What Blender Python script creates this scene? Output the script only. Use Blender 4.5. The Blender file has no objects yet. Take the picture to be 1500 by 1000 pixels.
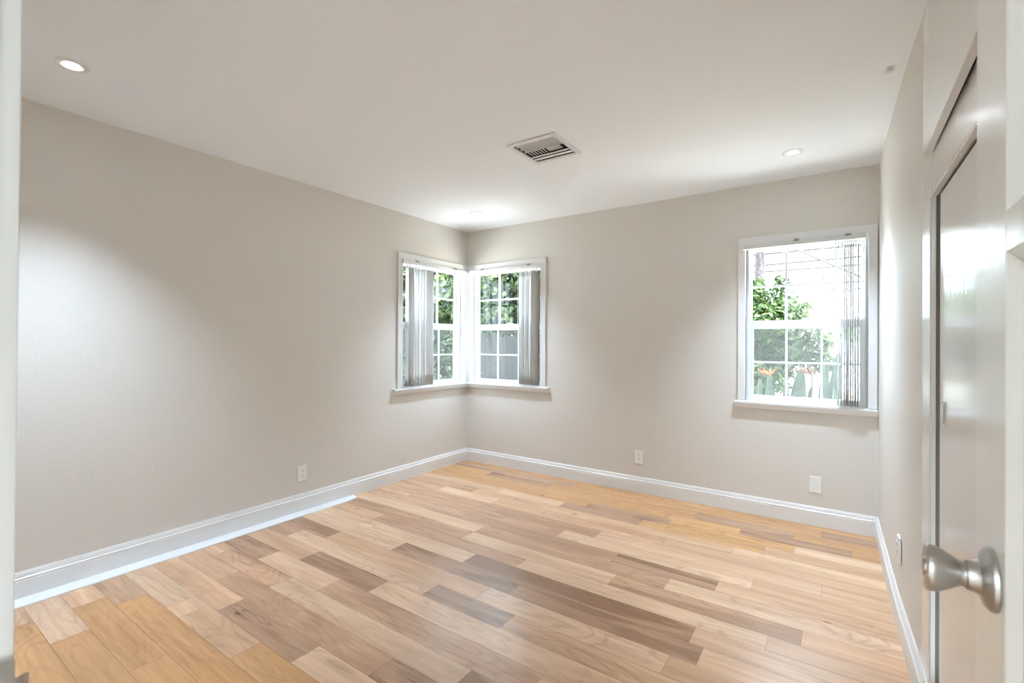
import bpy, bmesh, math, random
import numpy as np
from mathutils import Vector, Matrix

S = bpy.context.scene
COL = S.collection
# ------------------------------------------------------------------ camera
CAMH = 1.25844
TH, ROLL, PITCH, FPX = 0.6037776, 0.00505568, 0.0024002, 689.594
F = Vector((-math.sin(TH) * math.cos(PITCH), math.cos(TH) * math.cos(PITCH), math.sin(PITCH)))
R = Vector((math.cos(TH), math.sin(TH), 0))
U = R.cross(F)
R2 = R * math.cos(ROLL) + U * math.sin(ROLL)
U2 = -R * math.sin(ROLL) + U * math.cos(ROLL)
cd = bpy.data.cameras.new('camera')
cam = bpy.data.objects.new('camera', cd)
COL.objects.link(cam)
M4 = Matrix((R2, U2, -F)).transposed().to_4x4()
M4.translation = Vector((0, 0, CAMH))
cam.matrix_world = M4
cd.sensor_fit = 'HORIZONTAL'
cd.sensor_width = 36.0
cd.lens = FPX / 1500 * 36.0
cd.clip_start = 0.02
cd.dof.use_dof = True
cd.dof.focus_distance = 3.4
cd.dof.aperture_fstop = 6.3
S.camera = cam
S.view_settings.view_transform = 'Standard'
S.view_settings.look = 'None'
S.view_settings.exposure = 2.55
S.view_settings.gamma = 1.0
S.view_settings.use_curve_mapping = False
S.cycles.sample_clamp_indirect = 6.0
S.cycles.max_bounces = 14
S.cycles.diffuse_bounces = 8
S.cycles.transparent_max_bounces = 16
# ------------------------------------------------------------------ world: bright white overcast sky
W = bpy.data.worlds.new('overcast_sky')
S.world = W
W.use_nodes = True
bg = W.node_tree.nodes['Background']
bg.inputs[0].default_value = (0.725, 0.865, 1.0, 1)
SKY = 2.3
bg.inputs[1].default_value = SKY
sd = bpy.data.lights.new('sun', 'SUN')
sd.energy = 9.0
sd.angle = math.radians(3)
sd.color = (1.0, 0.96, 0.88)
sun = bpy.data.objects.new('sun', sd)
COL.objects.link(sun)
sun.rotation_euler = Vector((-0.5, 0.14, -1.0)).to_track_quat('-Z', 'Y').to_euler()   # high, from the right, along the back wall
LENS = 16.0       # visible brightness of a downlight lens
SPOT_W = 35.0     # beam of each downlight
# added fill light, out of view in the hallway behind the doorway
hd = bpy.data.lights.new('hall_fill_light', 'AREA')
hd.shape = 'DISK'
hd.size = 0.5
hd.energy = 26
hd.color = (0.75, 0.88, 1.0)
hall = bpy.data.objects.new('hall_fill_light', hd)
COL.objects.link(hall)
hall.location = (-0.42, -2.6, 2.30)
hall.rotation_euler = Vector((0, 0, -1)).to_track_quat('-Z', 'Y').to_euler()

# ------------------------------------------------------------------ dimensions
H = 2.44
XL, YB, XR = -3.2739, 3.8953, 0.2261
rnd = random.Random(7)


# ------------------------------------------------------------------ material helpers
def new_mat(name):
    m = bpy.data.materials.new(name)
    m.use_nodes = True
    nt = m.node_tree
    return m, nt, nt.nodes['Principled BSDF']


def nd(nt, typ, **kw):
    n = nt.nodes.new(typ)
    for k, v in kw.items():
        if k in n.inputs.keys() if isinstance(k, str) else False:
            n.inputs[k].default_value = v
        else:
            setattr(n, k, v)
    return n


def mat(name, col, rough=0.5, spec=0.5, metal=0.0, bump=0.0, bscale=60.0, var=0.0, vscale=3.0, coat=0.0, stretch=None):
    m, nt, b = new_mat(name)
    b.inputs['Base Color'].default_value = (*col, 1)
    b.inputs['Roughness'].default_value = rough
    b.inputs['Specular IOR Level'].default_value = spec
    b.inputs['Metallic'].default_value = metal
    b.inputs['Coat Weight'].default_value = coat
    L = nt.links
    tc = nt.nodes.new('ShaderNodeTexCoord')
    src = tc.outputs['Object']
    if stretch:
        mp = nt.nodes.new('ShaderNodeMapping')
        mp.inputs['Scale'].default_value = stretch
        L.new(src, mp.inputs['Vector'])
        src = mp.outputs['Vector']
    if var:
        n = nt.nodes.new('ShaderNodeTexNoise')
        n.inputs['Scale'].default_value = vscale
        n.inputs['Detail'].default_value = 4
        L.new(src, n.inputs['Vector'])
        r = nt.nodes.new('ShaderNodeValToRGB')
        r.color_ramp.elements[0].position = 0.3
        r.color_ramp.elements[1].position = 0.7
        r.color_ramp.elements[0].color = (*[c * (1 - var) for c in col], 1)
        r.color_ramp.elements[1].color = (*[min(1, c * (1 + var)) for c in col], 1)
        L.new(n.outputs['Fac'], r.inputs['Fac'])
        L.new(r.outputs['Color'], b.inputs['Base Color'])
    if bump:
        n = nt.nodes.new('ShaderNodeTexNoise')
        n.inputs['Scale'].default_value = bscale
        n.inputs['Detail'].default_value = 3
        L.new(src, n.inputs['Vector'])
        bp = nt.nodes.new('ShaderNodeBump')
        bp.inputs['Strength'].default_value = bump
        bp.inputs['Distance'].default_value = 0.01
        L.new(n.outputs['Fac'], bp.inputs['Height'])
        L.new(bp.outputs['Normal'], b.inputs['Normal'])
    return m


def translucent_mat(name, col, amt=0.4, rough=0.5):
    m = bpy.data.materials.new(name)
    m.use_nodes = True
    nt = m.node_tree
    b = nt.nodes['Principled BSDF']
    b.inputs['Base Color'].default_value = (*col, 1)
    b.inputs['Roughness'].default_value = rough
    t = nt.nodes.new('ShaderNodeBsdfTranslucent')
    t.inputs['Color'].default_value = (*col, 1)
    mx = nt.nodes.new('ShaderNodeMixShader')
    mx.inputs[0].default_value = amt
    nt.links.new(b.outputs[0], mx.inputs[1])
    nt.links.new(t.outputs[0], mx.inputs[2])
    nt.links.new(mx.outputs[0], nt.nodes['Material Output'].inputs['Surface'])
    return m


def leaf_mat(name, dark, light, rough=0.38):
    """leaf blades: every leaf has its own green (attribute 'tone'), a little light passes through"""
    m = bpy.data.materials.new(name)
    m.use_nodes = True
    nt = m.node_tree
    L = nt.links
    b = nt.nodes['Principled BSDF']
    at = nt.nodes.new('ShaderNodeAttribute')
    at.attribute_name = 'tone'
    r = nt.nodes.new('ShaderNodeValToRGB')
    r.color_ramp.elements[0].color = (*dark, 1)
    r.color_ramp.elements[1].color = (*light, 1)
    L.new(at.outputs['Fac'], r.inputs['Fac'])
    L.new(r.outputs['Color'], b.inputs['Base Color'])
    b.inputs['Roughness'].default_value = rough
    b.inputs['Specular IOR Level'].default_value = 0.22
    t = nt.nodes.new('ShaderNodeBsdfTranslucent')
    L.new(r.outputs['Color'], t.inputs['Color'])
    mx = nt.nodes.new('ShaderNodeMixShader')
    mx.inputs[0].default_value = 0.3
    L.new(b.outputs[0], mx.inputs[1])
    L.new(t.outputs[0], mx.inputs[2])
    L.new(mx.outputs[0], nt.nodes['Material Output'].inputs['Surface'])
    return m


def glass_mat():
    m = bpy.data.materials.new('window_glass')
    m.use_nodes = True
    nt = m.node_tree
    nt.nodes.remove(nt.nodes['Principled BSDF'])
    t = nt.nodes.new('ShaderNodeBsdfTransparent')
    t.inputs['Color'].default_value = (0.97, 0.985, 0.98, 1)
    g = nt.nodes.new('ShaderNodeBsdfGlossy')
    g.inputs['Roughness'].default_value = 0.02
    fr = nt.nodes.new('ShaderNodeLayerWeight')          # Schlick reflectance, the same from both sides of the pane
    fr.inputs['Blend'].default_value = 0.5
    pw = nt.nodes.new('ShaderNodeMath')
    pw.operation = 'POWER'
    pw.inputs[1].default_value = 5.0
    ma = nt.nodes.new('ShaderNodeMath')
    ma.operation = 'MULTIPLY_ADD'
    ma.inputs[1].default_value = 0.9
    ma.inputs[2].default_value = 0.02
    nt.links.new(fr.outputs['Facing'], pw.inputs[0])
    nt.links.new(pw.outputs[0], ma.inputs[0])
    mx = nt.nodes.new('ShaderNodeMixShader')
    nt.links.new(ma.outputs[0], mx.inputs[0])
    nt.links.new(t.outputs[0], mx.inputs[1])
    nt.links.new(g.outputs[0], mx.inputs[2])
    nt.links.new(mx.outputs[0], nt.nodes['Material Output'].inputs['Surface'])
    return m


def screen_mat():
    """insect mesh: fine grey threads, about a third of the area, a little dusty"""
    m = bpy.data.materials.new('insect_mesh')
    m.use_nodes = True
    nt = m.node_tree
    L = nt.links
    nt.nodes.remove(nt.nodes['Principled BSDF'])
    t = nt.nodes.new('ShaderNodeBsdfTransparent')
    d = nt.nodes.new('ShaderNodeBsdfDiffuse')
    d.inputs['Color'].default_value = (0.13, 0.137, 0.14, 1)
    tl = nt.nodes.new('ShaderNodeBsdfTranslucent')
    tl.inputs['Color'].default_value = (0.13, 0.137, 0.14, 1)
    ad = nt.nodes.new('ShaderNodeMixShader')
    ad.inputs[0].default_value = 0.35
    L.new(d.outputs[0], ad.inputs[1])
    L.new(tl.outputs[0], ad.inputs[2])
    tc = nt.nodes.new('ShaderNodeTexCoord')
    n = nt.nodes.new('ShaderNodeTexNoise')
    n.inputs['Scale'].default_value = 170
    n.inputs['Detail'].default_value = 3
    L.new(tc.outputs['Object'], n.inputs['Vector'])
    mr = nt.nodes.new('ShaderNodeMapRange')
    mr.inputs['From Min'].default_value = 0.35
    mr.inputs['From Max'].default_value = 0.75
    mr.inputs['To Min'].default_value = 0.30
    mr.inputs['To Max'].default_value = 0.52
    L.new(n.outputs['Fac'], mr.inputs['Value'])
    mx = nt.nodes.new('ShaderNodeMixShader')
    L.new(mr.outputs[0], mx.inputs[0])
    L.new(t.outputs[0], mx.inputs[1])
    L.new(ad.outputs[0], mx.inputs[2])
    L.new(mx.outputs[0], nt.nodes['Material Output'].inputs['Surface'])
    return m


def emit_mat(name, col, strength):
    m = bpy.data.materials.new(name)
    m.use_nodes = True
    nt = m.node_tree
    nt.nodes.remove(nt.nodes['Principled BSDF'])
    e = nt.nodes.new('ShaderNodeEmission')
    e.inputs[0].default_value = (*col, 1)
    e.inputs[1].default_value = strength
    nt.links.new(e.outputs[0], nt.nodes['Material Output'].inputs['Surface'])
    return m


def floor_mat():
    m, nt, b = new_mat('hickory_planks')
    L = nt.links
    N = nt.nodes.new

    def math_(op, a, bb=None, c=None, clamp=False):
        n = N('ShaderNodeMath')
        n.operation = op
        n.use_clamp = clamp
        for i, v in enumerate((a, bb, c)):
            if v is None:
                continue
            if isinstance(v, (int, float)):
                n.inputs[i].default_value = v
            else:
                L.new(v, n.inputs[i])
        return n.outputs[0]

    def ramp(v, lo, hi, t0=0.0, t1=1.0):
        n = N('ShaderNodeMapRange')
        n.interpolation_type = 'SMOOTHSTEP'
        n.inputs['From Min'].default_value = lo
        n.inputs['From Max'].default_value = hi
        n.inputs['To Min'].default_value = t0
        n.inputs['To Max'].default_value = t1
        L.new(v, n.inputs['Value'])
        return n.outputs[0]

    def noise(vec, scale, detail=4, dist=0.0):
        n = N('ShaderNodeTexNoise')
        n.inputs['Scale'].default_value = scale
        n.inputs['Detail'].default_value = detail
        n.inputs['Distortion'].default_value = dist
        L.new(vec, n.inputs['Vector'])
        return n.outputs['Fac']

    tc = N('ShaderNodeTexCoord')
    sa = N('ShaderNodeAttribute')
    sa.attribute_name = 'seed'
    ca = N('ShaderNodeAttribute')
    ca.attribute_name = 'plank_colour'
    st = N('ShaderNodeAttribute')
    st.attribute_name = 'streak'
    cv = N('ShaderNodeCombineXYZ')
    L.new(math_('MULTIPLY', sa.outputs['Fac'], 91.0), cv.inputs[0])
    L.new(math_('MULTIPLY', sa.outputs['Fac'], 37.0), cv.inputs[1])
    L.new(math_('MULTIPLY', sa.outputs['Fac'], 53.0), cv.inputs[2])
    va = N('ShaderNodeVectorMath')
    va.operation = 'ADD'
    L.new(tc.outputs['Object'], va.inputs[0])
    L.new(cv.outputs[0], va.inputs[1])

    def mp(s):
        n = N('ShaderNodeMapping')
        n.inputs['Scale'].default_value = s
        L.new(va.outputs[0], n.inputs['Vector'])
        return n.outputs[0]
    fine = noise(mp((2.2, 55, 55)), 1.0, 6)
    med = noise(mp((1.6, 13, 13)), 1.0, 4, 0.6)
    # cathedral figure: contour lines of a smooth stretched field
    field = noise(mp((1.3, 6.0, 6.0)), 1.0, 1.5, 0.35)
    rings = math_('SINE', math_('MULTIPLY', field, 95.0))
    rings = ramp(rings, 0.35, 1.0)
    big = noise(mp((1.0, 7.0, 7.0)), 1.0, 3, 1.1)
    dark = math_('MULTIPLY', ramp(big, 0.47, 0.64), st.outputs['Fac'])
    vein = noise(mp((1.1, 9.0, 9.0)), 1.0, 3, 1.6)
    vein = math_('ABSOLUTE', math_('SUBTRACT', vein, 0.56))
    vein = math_('MULTIPLY', ramp(vein, 0.0, 0.012, 1.0, 0.0), math_('MULTIPLY', ramp(noise(mp((1.7, 4, 4)), 1.0, 2), 0.46, 0.62), st.outputs['Fac']))
    vo = N('ShaderNodeTexVoronoi')
    vo.inputs['Scale'].default_value = 1.0
    L.new(mp((3.0, 9.0, 9.0)), vo.inputs['Vector'])
    kn = math_('MULTIPLY', ramp(vo.outputs['Distance'], 0.03, 0.10, 1.0, 0.0),
               ramp(noise(mp((0.8, 1.0, 1.0)), 1.7, 2), 0.52, 0.58))
    f = math_('ADD', math_('MULTIPLY', math_('SUBTRACT', fine, 0.5), 0.46), math_('MULTIPLY', math_('SUBTRACT', med, 0.5), 0.55))
    f = math_('SUBTRACT', f, math_('MULTIPLY', rings, math_('MULTIPLY', ramp(noise(mp((0.5, 0.5, 0.5)), 1.0, 1), 0.4, 0.62), 0.13)))
    val = math_('ADD', 1.0, f)

    def mix(fac, a, c, blend='MIX'):
        n = N('ShaderNodeMix')
        n.data_type = 'RGBA'
        n.blend_type = blend
        if isinstance(fac, (int, float)):
            n.inputs[0].default_value = fac
        else:
            L.new(fac, n.inputs[0])
        for i, v in ((6, a), (7, c)):
            if isinstance(v, tuple):
                n.inputs[i].default_value = v
            else:
                L.new(v, n.inputs[i])
        return n.outputs[2]
    cc = N('ShaderNodeCombineColor')
    L.new(val, cc.inputs[0])
    L.new(math_('POWER', val, 1.15), cc.inputs[1])
    L.new(math_('POWER', val, 1.3), cc.inputs[2])
    c1 = mix(1.0, ca.outputs['Color'], cc.outputs[0], 'MULTIPLY')
    c2 = mix(math_('MULTIPLY', dark, 0.85), c1, (0.24, 0.125, 0.066, 1))
    c3 = mix(math_('MULTIPLY', vein, 0.75), c2, (0.10, 0.045, 0.022, 1))
    c4 = mix(math_('MULTIPLY', kn, 0.8), c3, (0.09, 0.04, 0.02, 1))
    L.new(c4, b.inputs['Base Color'])
    b.inputs['Roughness'].default_value = 0.27
    b.inputs['Specular IOR Level'].default_value = 0.5
    bp = N('ShaderNodeBump')
    bp.inputs['Strength'].default_value = 0.25
    bp.inputs['Distance'].default_value = 0.002
    L.new(fine, bp.inputs['Height'])
    L.new(bp.outputs['Normal'], b.inputs['Normal'])
    return m


PAINT = mat('greige_wall_paint', (0.685, 0.655, 0.605), 0.55, 0.3, bump=0.10, bscale=55)
CEIL = mat('ceiling_paint', (0.86, 0.885, 0.91), 0.7, 0.2, bump=0.05, bscale=40)
TRIM = mat('white_trim_paint', (0.77, 0.765, 0.755), 0.32, 0.5)
VINYL = mat('white_vinyl', (0.80, 0.805, 0.81), 0.35, 0.5)
CLOSET = mat('gloss_offwhite_paint', (0.70, 0.685, 0.645), 0.15, 0.5, bump=0.05, bscale=22)
DOORP = mat('door_gloss_paint', (0.70, 0.685, 0.64), 0.22, 0.5, bump=0.04, bscale=25)
NICKEL = mat('brushed_nickel', (0.50, 0.48, 0.45), 0.40, 0.5, metal=1.0, bump=0.03, bscale=300)
GLASS = glass_mat()
SCREEN = screen_mat()
GRID = mat('white_grille', (0.80, 0.81, 0.82), 0.4)
GASKET = mat('black_gasket', (0.03, 0.03, 0.03), 0.6)
SLAT = translucent_mat('vinyl_slat', (0.70, 0.69, 0.675), 0.12, 0.45)
RAIL = mat('headrail_white', (0.66, 0.66, 0.65), 0.4)
CLIP = mat('bracket_metal', (0.30, 0.29, 0.27), 0.4, metal=0.7)
PLATE = mat('white_plastic_plate', (0.83, 0.83, 0.81), 0.35)
SLOT = mat('dark_slot', (0.02, 0.02, 0.02), 0.6)
VENTM = mat('vent_enamel', (0.74, 0.74, 0.73), 0.4)
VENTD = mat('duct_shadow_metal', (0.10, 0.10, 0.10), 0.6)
VENTG = mat('vent_damper_metal', (0.48, 0.48, 0.48), 0.45, metal=0.2)
LENSM = emit_mat('lamp_lens', (0.80, 0.89, 1.0), LENS)
WOOD = floor_mat()
GROOVE = mat('plank_groove', (0.10, 0.05, 0.025), 0.7)
CLOSETIN = mat('closet_interior', (0.16, 0.13, 0.10), 0.8)
HALLP = mat('hall_paint', (0.62, 0.60, 0.56), 0.6)


# ------------------------------------------------------------------ geometry helpers
def finish(o, smooth=False, angle=40):
    if smooth:
        for p in o.data.polygons:
            p.use_smooth = True
        try:
            o.data.set_sharp_from_angle(angle=math.radians(angle))
        except Exception:
            pass
    return o


def link(name, me, m=None, parent=None, loc=None):
    o = bpy.data.objects.new(name, me)
    COL.objects.link(o)
    if m is not None:
        for k in (m if isinstance(m, (list, tuple)) else [m]):
            me.materials.append(k)
    if parent is not None:
        o.parent = parent
        me.transform(Matrix.Translation(-origin(parent)))     # children hold coordinates relative to their thing
    return o


def origin(p):
    while p.parent is not None:
        p = p.parent
    return p.location


class MB:
    """collects boxes, prisms and lathes in world space and links them as one mesh object"""

    def __init__(self):
        self.bm = bmesh.new()

    def box(self, a, b, bevel=0.0, mi=0):
        x0, x1 = sorted((a[0], b[0]))
        y0, y1 = sorted((a[1], b[1]))
        z0, z1 = sorted((a[2], b[2]))
        vs = [self.bm.verts.new(p) for p in ((x0, y0, z0), (x1, y0, z0), (x1, y1, z0), (x0, y1, z0), (x0, y0, z1), (x1, y0, z1), (x1, y1, z1), (x0, y1, z1))]
        fs = [self.bm.faces.new([vs[i] for i in q]) for q in ((0, 3, 2, 1), (4, 5, 6, 7), (0, 1, 5, 4), (1, 2, 6, 5), (2, 3, 7, 6), (3, 0, 4, 7))]
        for f in fs:
            f.material_index = mi
        if bevel:
            es = set(e for f in fs for e in f.edges)
            bmesh.ops.bevel(self.bm, geom=list(es), offset=bevel, segments=2, affect='EDGES', profile=0.6)
        return self

    def mapped_box(self, fn, a, b, bevel=0.0, mi=0):
        """box in a window's (along, outward, up) frame"""
        return self.box(fn(*a), fn(*b), bevel, mi)

    def prism(self, prof, p0, p1, fn, mi=0):
        """profile list of (a,b) swept from p0 to p1; fn(a,b,p)->xyz"""
        A = [self.bm.verts.new(fn(a, b, p0)) for a, b in prof]
        B = [self.bm.verts.new(fn(a, b, p1)) for a, b in prof]
        n = len(prof)
        for i in range(n):
            j = (i + 1) % n
            f = self.bm.faces.new((A[i], A[j], B[j], B[i]))
            f.material_index = mi
        self.bm.faces.new(A[::-1]).material_index = mi
        self.bm.faces.new(B).material_index = mi
        return self

    def poly_prism(self, pts, d0, d1, fn, mi=0):
        return self.prism(pts, d0, d1, fn, mi)

    def lathe(self, prof, centre, axis, seg=48, mi=0, close=False):
        """profile of (radius, distance along axis)"""
        ax = Vector(axis).normalized()
        t = Vector((0, 0, 1)) if abs(ax.z) < 0.9 else Vector((1, 0, 0))
        e1 = ax.cross(t).normalized()
        e2 = ax.cross(e1)
        rings = []
        c = Vector(centre)
        for r, d in prof:
            if r < 1e-6:
                rings.append([self.bm.verts.new(c + ax * d)])
            else:
                rings.append([self.bm.verts.new(c + ax * d + (e1 * math.cos(2 * math.pi * k / seg) + e2 * math.sin(2 * math.pi * k / seg)) * r) for k in range(seg)])
        for a, b in zip(rings[:-1], rings[1:]):
            for k in range(seg):
                j = (k + 1) % seg
                if len(a) == 1 and len(b) == 1:
                    continue
                if len(a) == 1:
                    f = self.bm.faces.new((a[0], b[k], b[j]))
                elif len(b) == 1:
                    f = self.bm.faces.new((a[k], b[0], a[j]))
                else:
                    f = self.bm.faces.new((a[k], b[k], b[j], a[j]))
                f.material_index = mi
        return self

    def tube(self, pts, rad, seg=8, mi=0):
        pts = [Vector(p) for p in pts]
        rings = []
        for i, p in enumerate(pts):
            d = (pts[min(i + 1, len(pts) - 1)] - pts[max(i - 1, 0)]).normalized()
            t = Vector((0, 0, 1)) if abs(d.z) < 0.9 else Vector((1, 0, 0))
            e1 = d.cross(t).normalized()
            e2 = d.cross(e1)
            r = rad[i] if isinstance(rad, (list, tuple)) else rad
            rings.append([self.bm.verts.new(p + (e1 * math.cos(2 * math.pi * k / seg) + e2 * math.sin(2 * math.pi * k / seg)) * r) for k in range(seg)])
        for a, b in zip(rings[:-1], rings[1:]):
            for k in range(seg):
                j = (k + 1) % seg
                self.bm.faces.new((a[k], b[k], b[j], a[j])).material_index = mi
        self.bm.faces.new(rings[0][::-1]).material_index = mi
        self.bm.faces.new(rings[-1]).material_index = mi
        return self

    def build(self, name, m, parent=None, smooth=False, angle=40):
        bmesh.ops.recalc_face_normals(self.bm, faces=self.bm.faces[:])
        me = bpy.data.meshes.new(name)
        self.bm.to_mesh(me)
        self.bm.free()
        o = link(name, me, m, parent)
        return finish(o, smooth, angle)


def tag(o, label=None, cat=None, group=None, kind=None):
    if label:
        o['label'] = label
    if cat:
        o['category'] = cat
    if group:
        o['group'] = group
    if kind:
        o['kind'] = kind
    return o


def empty(name, loc):
    o = bpy.data.objects.new(name, None)
    o.empty_display_size = 0.1
    COL.objects.link(o)
    o.location = loc
    return o


def structure(o, label):
    return tag(o, label, None, None, 'structure')


# ------------------------------------------------------------------ room shell
CORNER = (0.835, 2.02)                     # sill and head height of the corner windows
LW0 = 2.967                                # left-wall opening starts here, runs to the corner
BW1 = -2.345                               # back-wall opening of the corner window ends here
RW0, RW1, RWZ = -0.566, 0.176, (0.835, 1.996)
T = 0.16

# floor, laid plank by plank (rows run parallel to the back wall)
seam_n = [-6, 0, 4, 7, 9, 10, 13, 14, 16, 20, 24, 25, 27]
seam_y = [-.23, .524, 1.033, 1.409, 1.680, 1.804, 2.190, 2.306, 2.563, 3.068, 3.54, 3.669, 3.92]
TONES = {'L': (0.675, 0.445, 0.288), 'C': (0.63, 0.390, 0.240), 'M': (0.565, 0.340, 0.212), 'D': (0.46, 0.272, 0.168), 'O': (0.575, 0.312, 0.142)}  # orange O also paints in warmer light by the back wall and near left
ROWS = {
    -1: ['C', (-2.96, 'O')],
    0: ['L', (-2.68, 'O'), (-1.55, 'C')],
    1: ['C', (-2.95, 'O'), (-2.21, 'O'), (-1.0, 'C')],
    2: ['M', (-2.82, 'O'), (-1.35, 'L')],
    3: ['L', (-2.60, 'C'), (-2.46, 'C'), (-1.98, 'O'), (-0.95, 'D')],
    4: ['C', (-2.38, 'D'), (-1.76, 'L'), (-0.8, 'C')],
    5: ['C', (-2.69, 'M'), (-1.45, 'D'), (-0.6, 'L')],
    6: ['C', (-3.01, 'M'), (-2.39, 'L'), (-1.15, 'D'), (-0.4, 'C')],
    7: ['D', (-2.75, 'L'), (-2.16, 'M'), (-0.91, 'L'), (-0.1, 'C')],
    8: ['C', (-2.55, 'D'), (-1.94, 'L'), (-0.62, 'C')],
    9: ['D', (-2.93, 'L'), (-1.70, 'D'), (-1.22, 'C'), (-0.3, 'L')],
    10: ['D', (-2.70, 'C'), (-1.46, 'L'), (-0.55, 'C')],
    11: ['L', (-2.22, 'D'), (-1.35, 'D'), (-0.45, 'C')],
    12: ['L', (-2.60, 'L'), (-1.76, 'D'), (-0.51, 'C')],
    13: ['C', (-2.71, 'M'), (-1.48, 'L'), (-0.24, 'C')],
    14: ['M', (-1.98, 'L'), (-0.98, 'M'), (-0.12, 'C')],
    15: ['L', (-1.98, 'M'), (-0.73, 'L')],
    16: ['M', (-1.95, 'M'), (-1.07, 'D'), (-0.51, 'C')],
    17: ['C', (-2.89, 'M'), (-1.60, 'D'), (-1.50, 'L'), (-0.36, 'C')],
    18: ['M', (-2.1, 'M'), (-1.29, 'L'), (-0.06, 'C')],
    19: ['M', (-2.80, 'L'), (-2.22, 'C'), (-0.9, 'C')],
    20: ['M', (-2.53, 'C'), (-1.45, 'C'), (-0.52, 'L')],
    21: ['C', (-2.35, 'L'), (-1.76, 'D'), (-1.13, 'O'), (-0.36, 'C')],
    22: ['O', (-2.4, 'O'), (-1.59, 'D'), (-0.97, 'O'), (-0.21, 'L')],
    23: ['O', (-2.2, 'O'), (-1.0, 'O'), (-0.53, 'D'), (0.08, 'O')],
    24: ['O', (-2.75, 'D'), (-2.07, 'O'), (-0.84, 'D'), (-0.23, 'O')],
    25: ['D', (-2.65, 'D'), (-1.91, 'O'), (-1.1, 'O'), (-0.08, 'D')],
    26: ['O', (-2.2, 'O'), (-0.7, 'O')],
}
XA, XB = XL - 0.02, 0.40
bm = bmesh.new()
seedL = bm.faces.layers.float.new('seed')
strkL = bm.faces.layers.float.new('streak')
colL = bm.faces.layers.float_vector.new('plank_colour')
fr_ = random.Random(11)


def quad(bm_, pts, mi):
    f = bm_.faces.new([bm_.verts.new(p) for p in pts])
    f.material_index = mi
    return f


for r in range(-12, 27):
    y0 = float(np.interp(r, seam_n, seam_y)) if r >= -6 else -.23 + (r + 6) * 0.126
    y1 = float(np.interp(r + 1, seam_n, seam_y)) if r + 1 >= -6 else -.23 + (r + 7) * 0.126
    if r in ROWS:
        lst = ROWS[r]
    else:
        lst = ['O', (-2.6 + fr_.random(), 'C'), (-1.3 + fr_.random() * .6, 'M'), (-0.4 + fr_.random() * .3, 'L')]
    xs = [XA] + [q[0] for q in lst[1:]] + [XB]
    ts = [lst[0]] + [q[1] for q in lst[1:]]
    g = 0.00055
    for i, t in enumerate(ts):
        f = quad(bm, ((xs[i] + g, y0 + g, 0), (xs[i + 1] - g, y0 + g, 0), (xs[i + 1] - g, y1 - g, 0), (xs[i] + g, y1 - g, 0)), 0)
        k = fr_.uniform(0.94, 1.06)
        c = TONES[t]
        w = fr_.uniform(-0.02, 0.02)
        f[colL] = Vector((c[0] * k, c[1] * k * (1 + w), c[2] * k * (1 + 2 * w)))
        f[seedL] = fr_.random()
        f[strkL] = {'D': 0.95, 'M': 0.5, 'C': 0.18, 'L': 0.12, 'O': 0.2}[t] * fr_.uniform(0.6, 1.15)
# dark bed under the planks, seen only in the hairline joints
zb = -0.0025
quad(bm, ((XA, -1.0, zb), (XB, -1.0, zb), (XB, 3.92, zb), (XA, 3.92, zb)), 1)
quad(bm, ((XA, -1.0, -.08), (XA, 3.92, -.08), (XB, 3.92, -.08), (XB, -1.0, -.08)), 1)
me = bpy.data.meshes.new('floor')
bm.to_mesh(me)
bm.free()
floor = link('floor', me, [WOOD, GROOVE])
structure(floor, 'light hickory plank floor with cream, tan and brown boards')

VX0, VX1, VY0, VY1, VF = -1.637, -1.300, 2.297, 2.640, 0.030
w = MB()
w.box((XL - T, -0.12, H), (1.2, VY0 + VF, H + 0.12))
w.box((XL - T, VY1 - VF, H), (1.2, YB + T, H + 0.12))
w.box((XL - T, VY0 + VF, H), (VX0 + VF, VY1 - VF, H + 0.12))
w.box((VX1 - VF, VY0 + VF, H), (1.2, VY1 - VF, H + 0.12))
w.box((XL - T, -0.12, H + 0.12), (1.2, YB + T, H + 0.16))
structure(w.build('ceiling', CEIL), 'smooth white ceiling')

w = MB()
w.box((XL - T, -0.12, -0.08), (XL, LW0, H))
w.box((XL - T, LW0, -0.08), (XL, YB + T, CORNER[0] - 0.03))
w.box((XL - T, LW0, CORNER[1] + 0.012), (XL, YB + T, H))
structure(w.build('wall_left', PAINT), 'greige left wall with the corner window at its far end')
w = MB()
w.box((XL, YB, -0.08), (BW1, YB + T, CORNER[0] - 0.03))
w.box((XL, YB, CORNER[1] + 0.012), (BW1, YB + T, H))
w.box((BW1, YB, -0.08), (RW0, YB + T, H))
w.box((RW0, YB, -0.08), (RW1, YB + T, RWZ[0] - 0.03))
w.box((RW0, YB, RWZ[1] + 0.012), (RW1, YB + T, H))
w.box((RW1, YB, -0.08), (XR + 0.20, YB + T, H))
structure(w.build('wall_back', PAINT), 'greige back wall holding the single right window')
# the right wall is not quite straight in plan
RWALL = [(XR, YB), (0.2365, 2.76), (0.2525, 2.20)]
bmw = MB()
bmw.prism([(x, y) for x, y in RWALL] + [(0.40, 2.20), (0.40, YB)], -0.08, H, lambda a, b, p: (a, b, p))
structure(bmw.build('wall_right', PAINT), 'greige right wall between the back wall and the closet')
# front wall with the doorway the photograph is taken from
DX0, DX1, FY = -0.62, 0.165, 0.082
w = MB()
w.box((XL - T, -0.06, -0.08), (DX0 - 0.02, FY, H))
w.box((DX0 - 0.02, -0.06, 2.06), (DX1 + 0.02, FY, H))
w.box((DX1 + 0.02, -0.06, -0.08), (1.2, FY, H))
structure(w.build('wall_front', PAINT), 'front wall around the doorway beside the camera')
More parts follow.
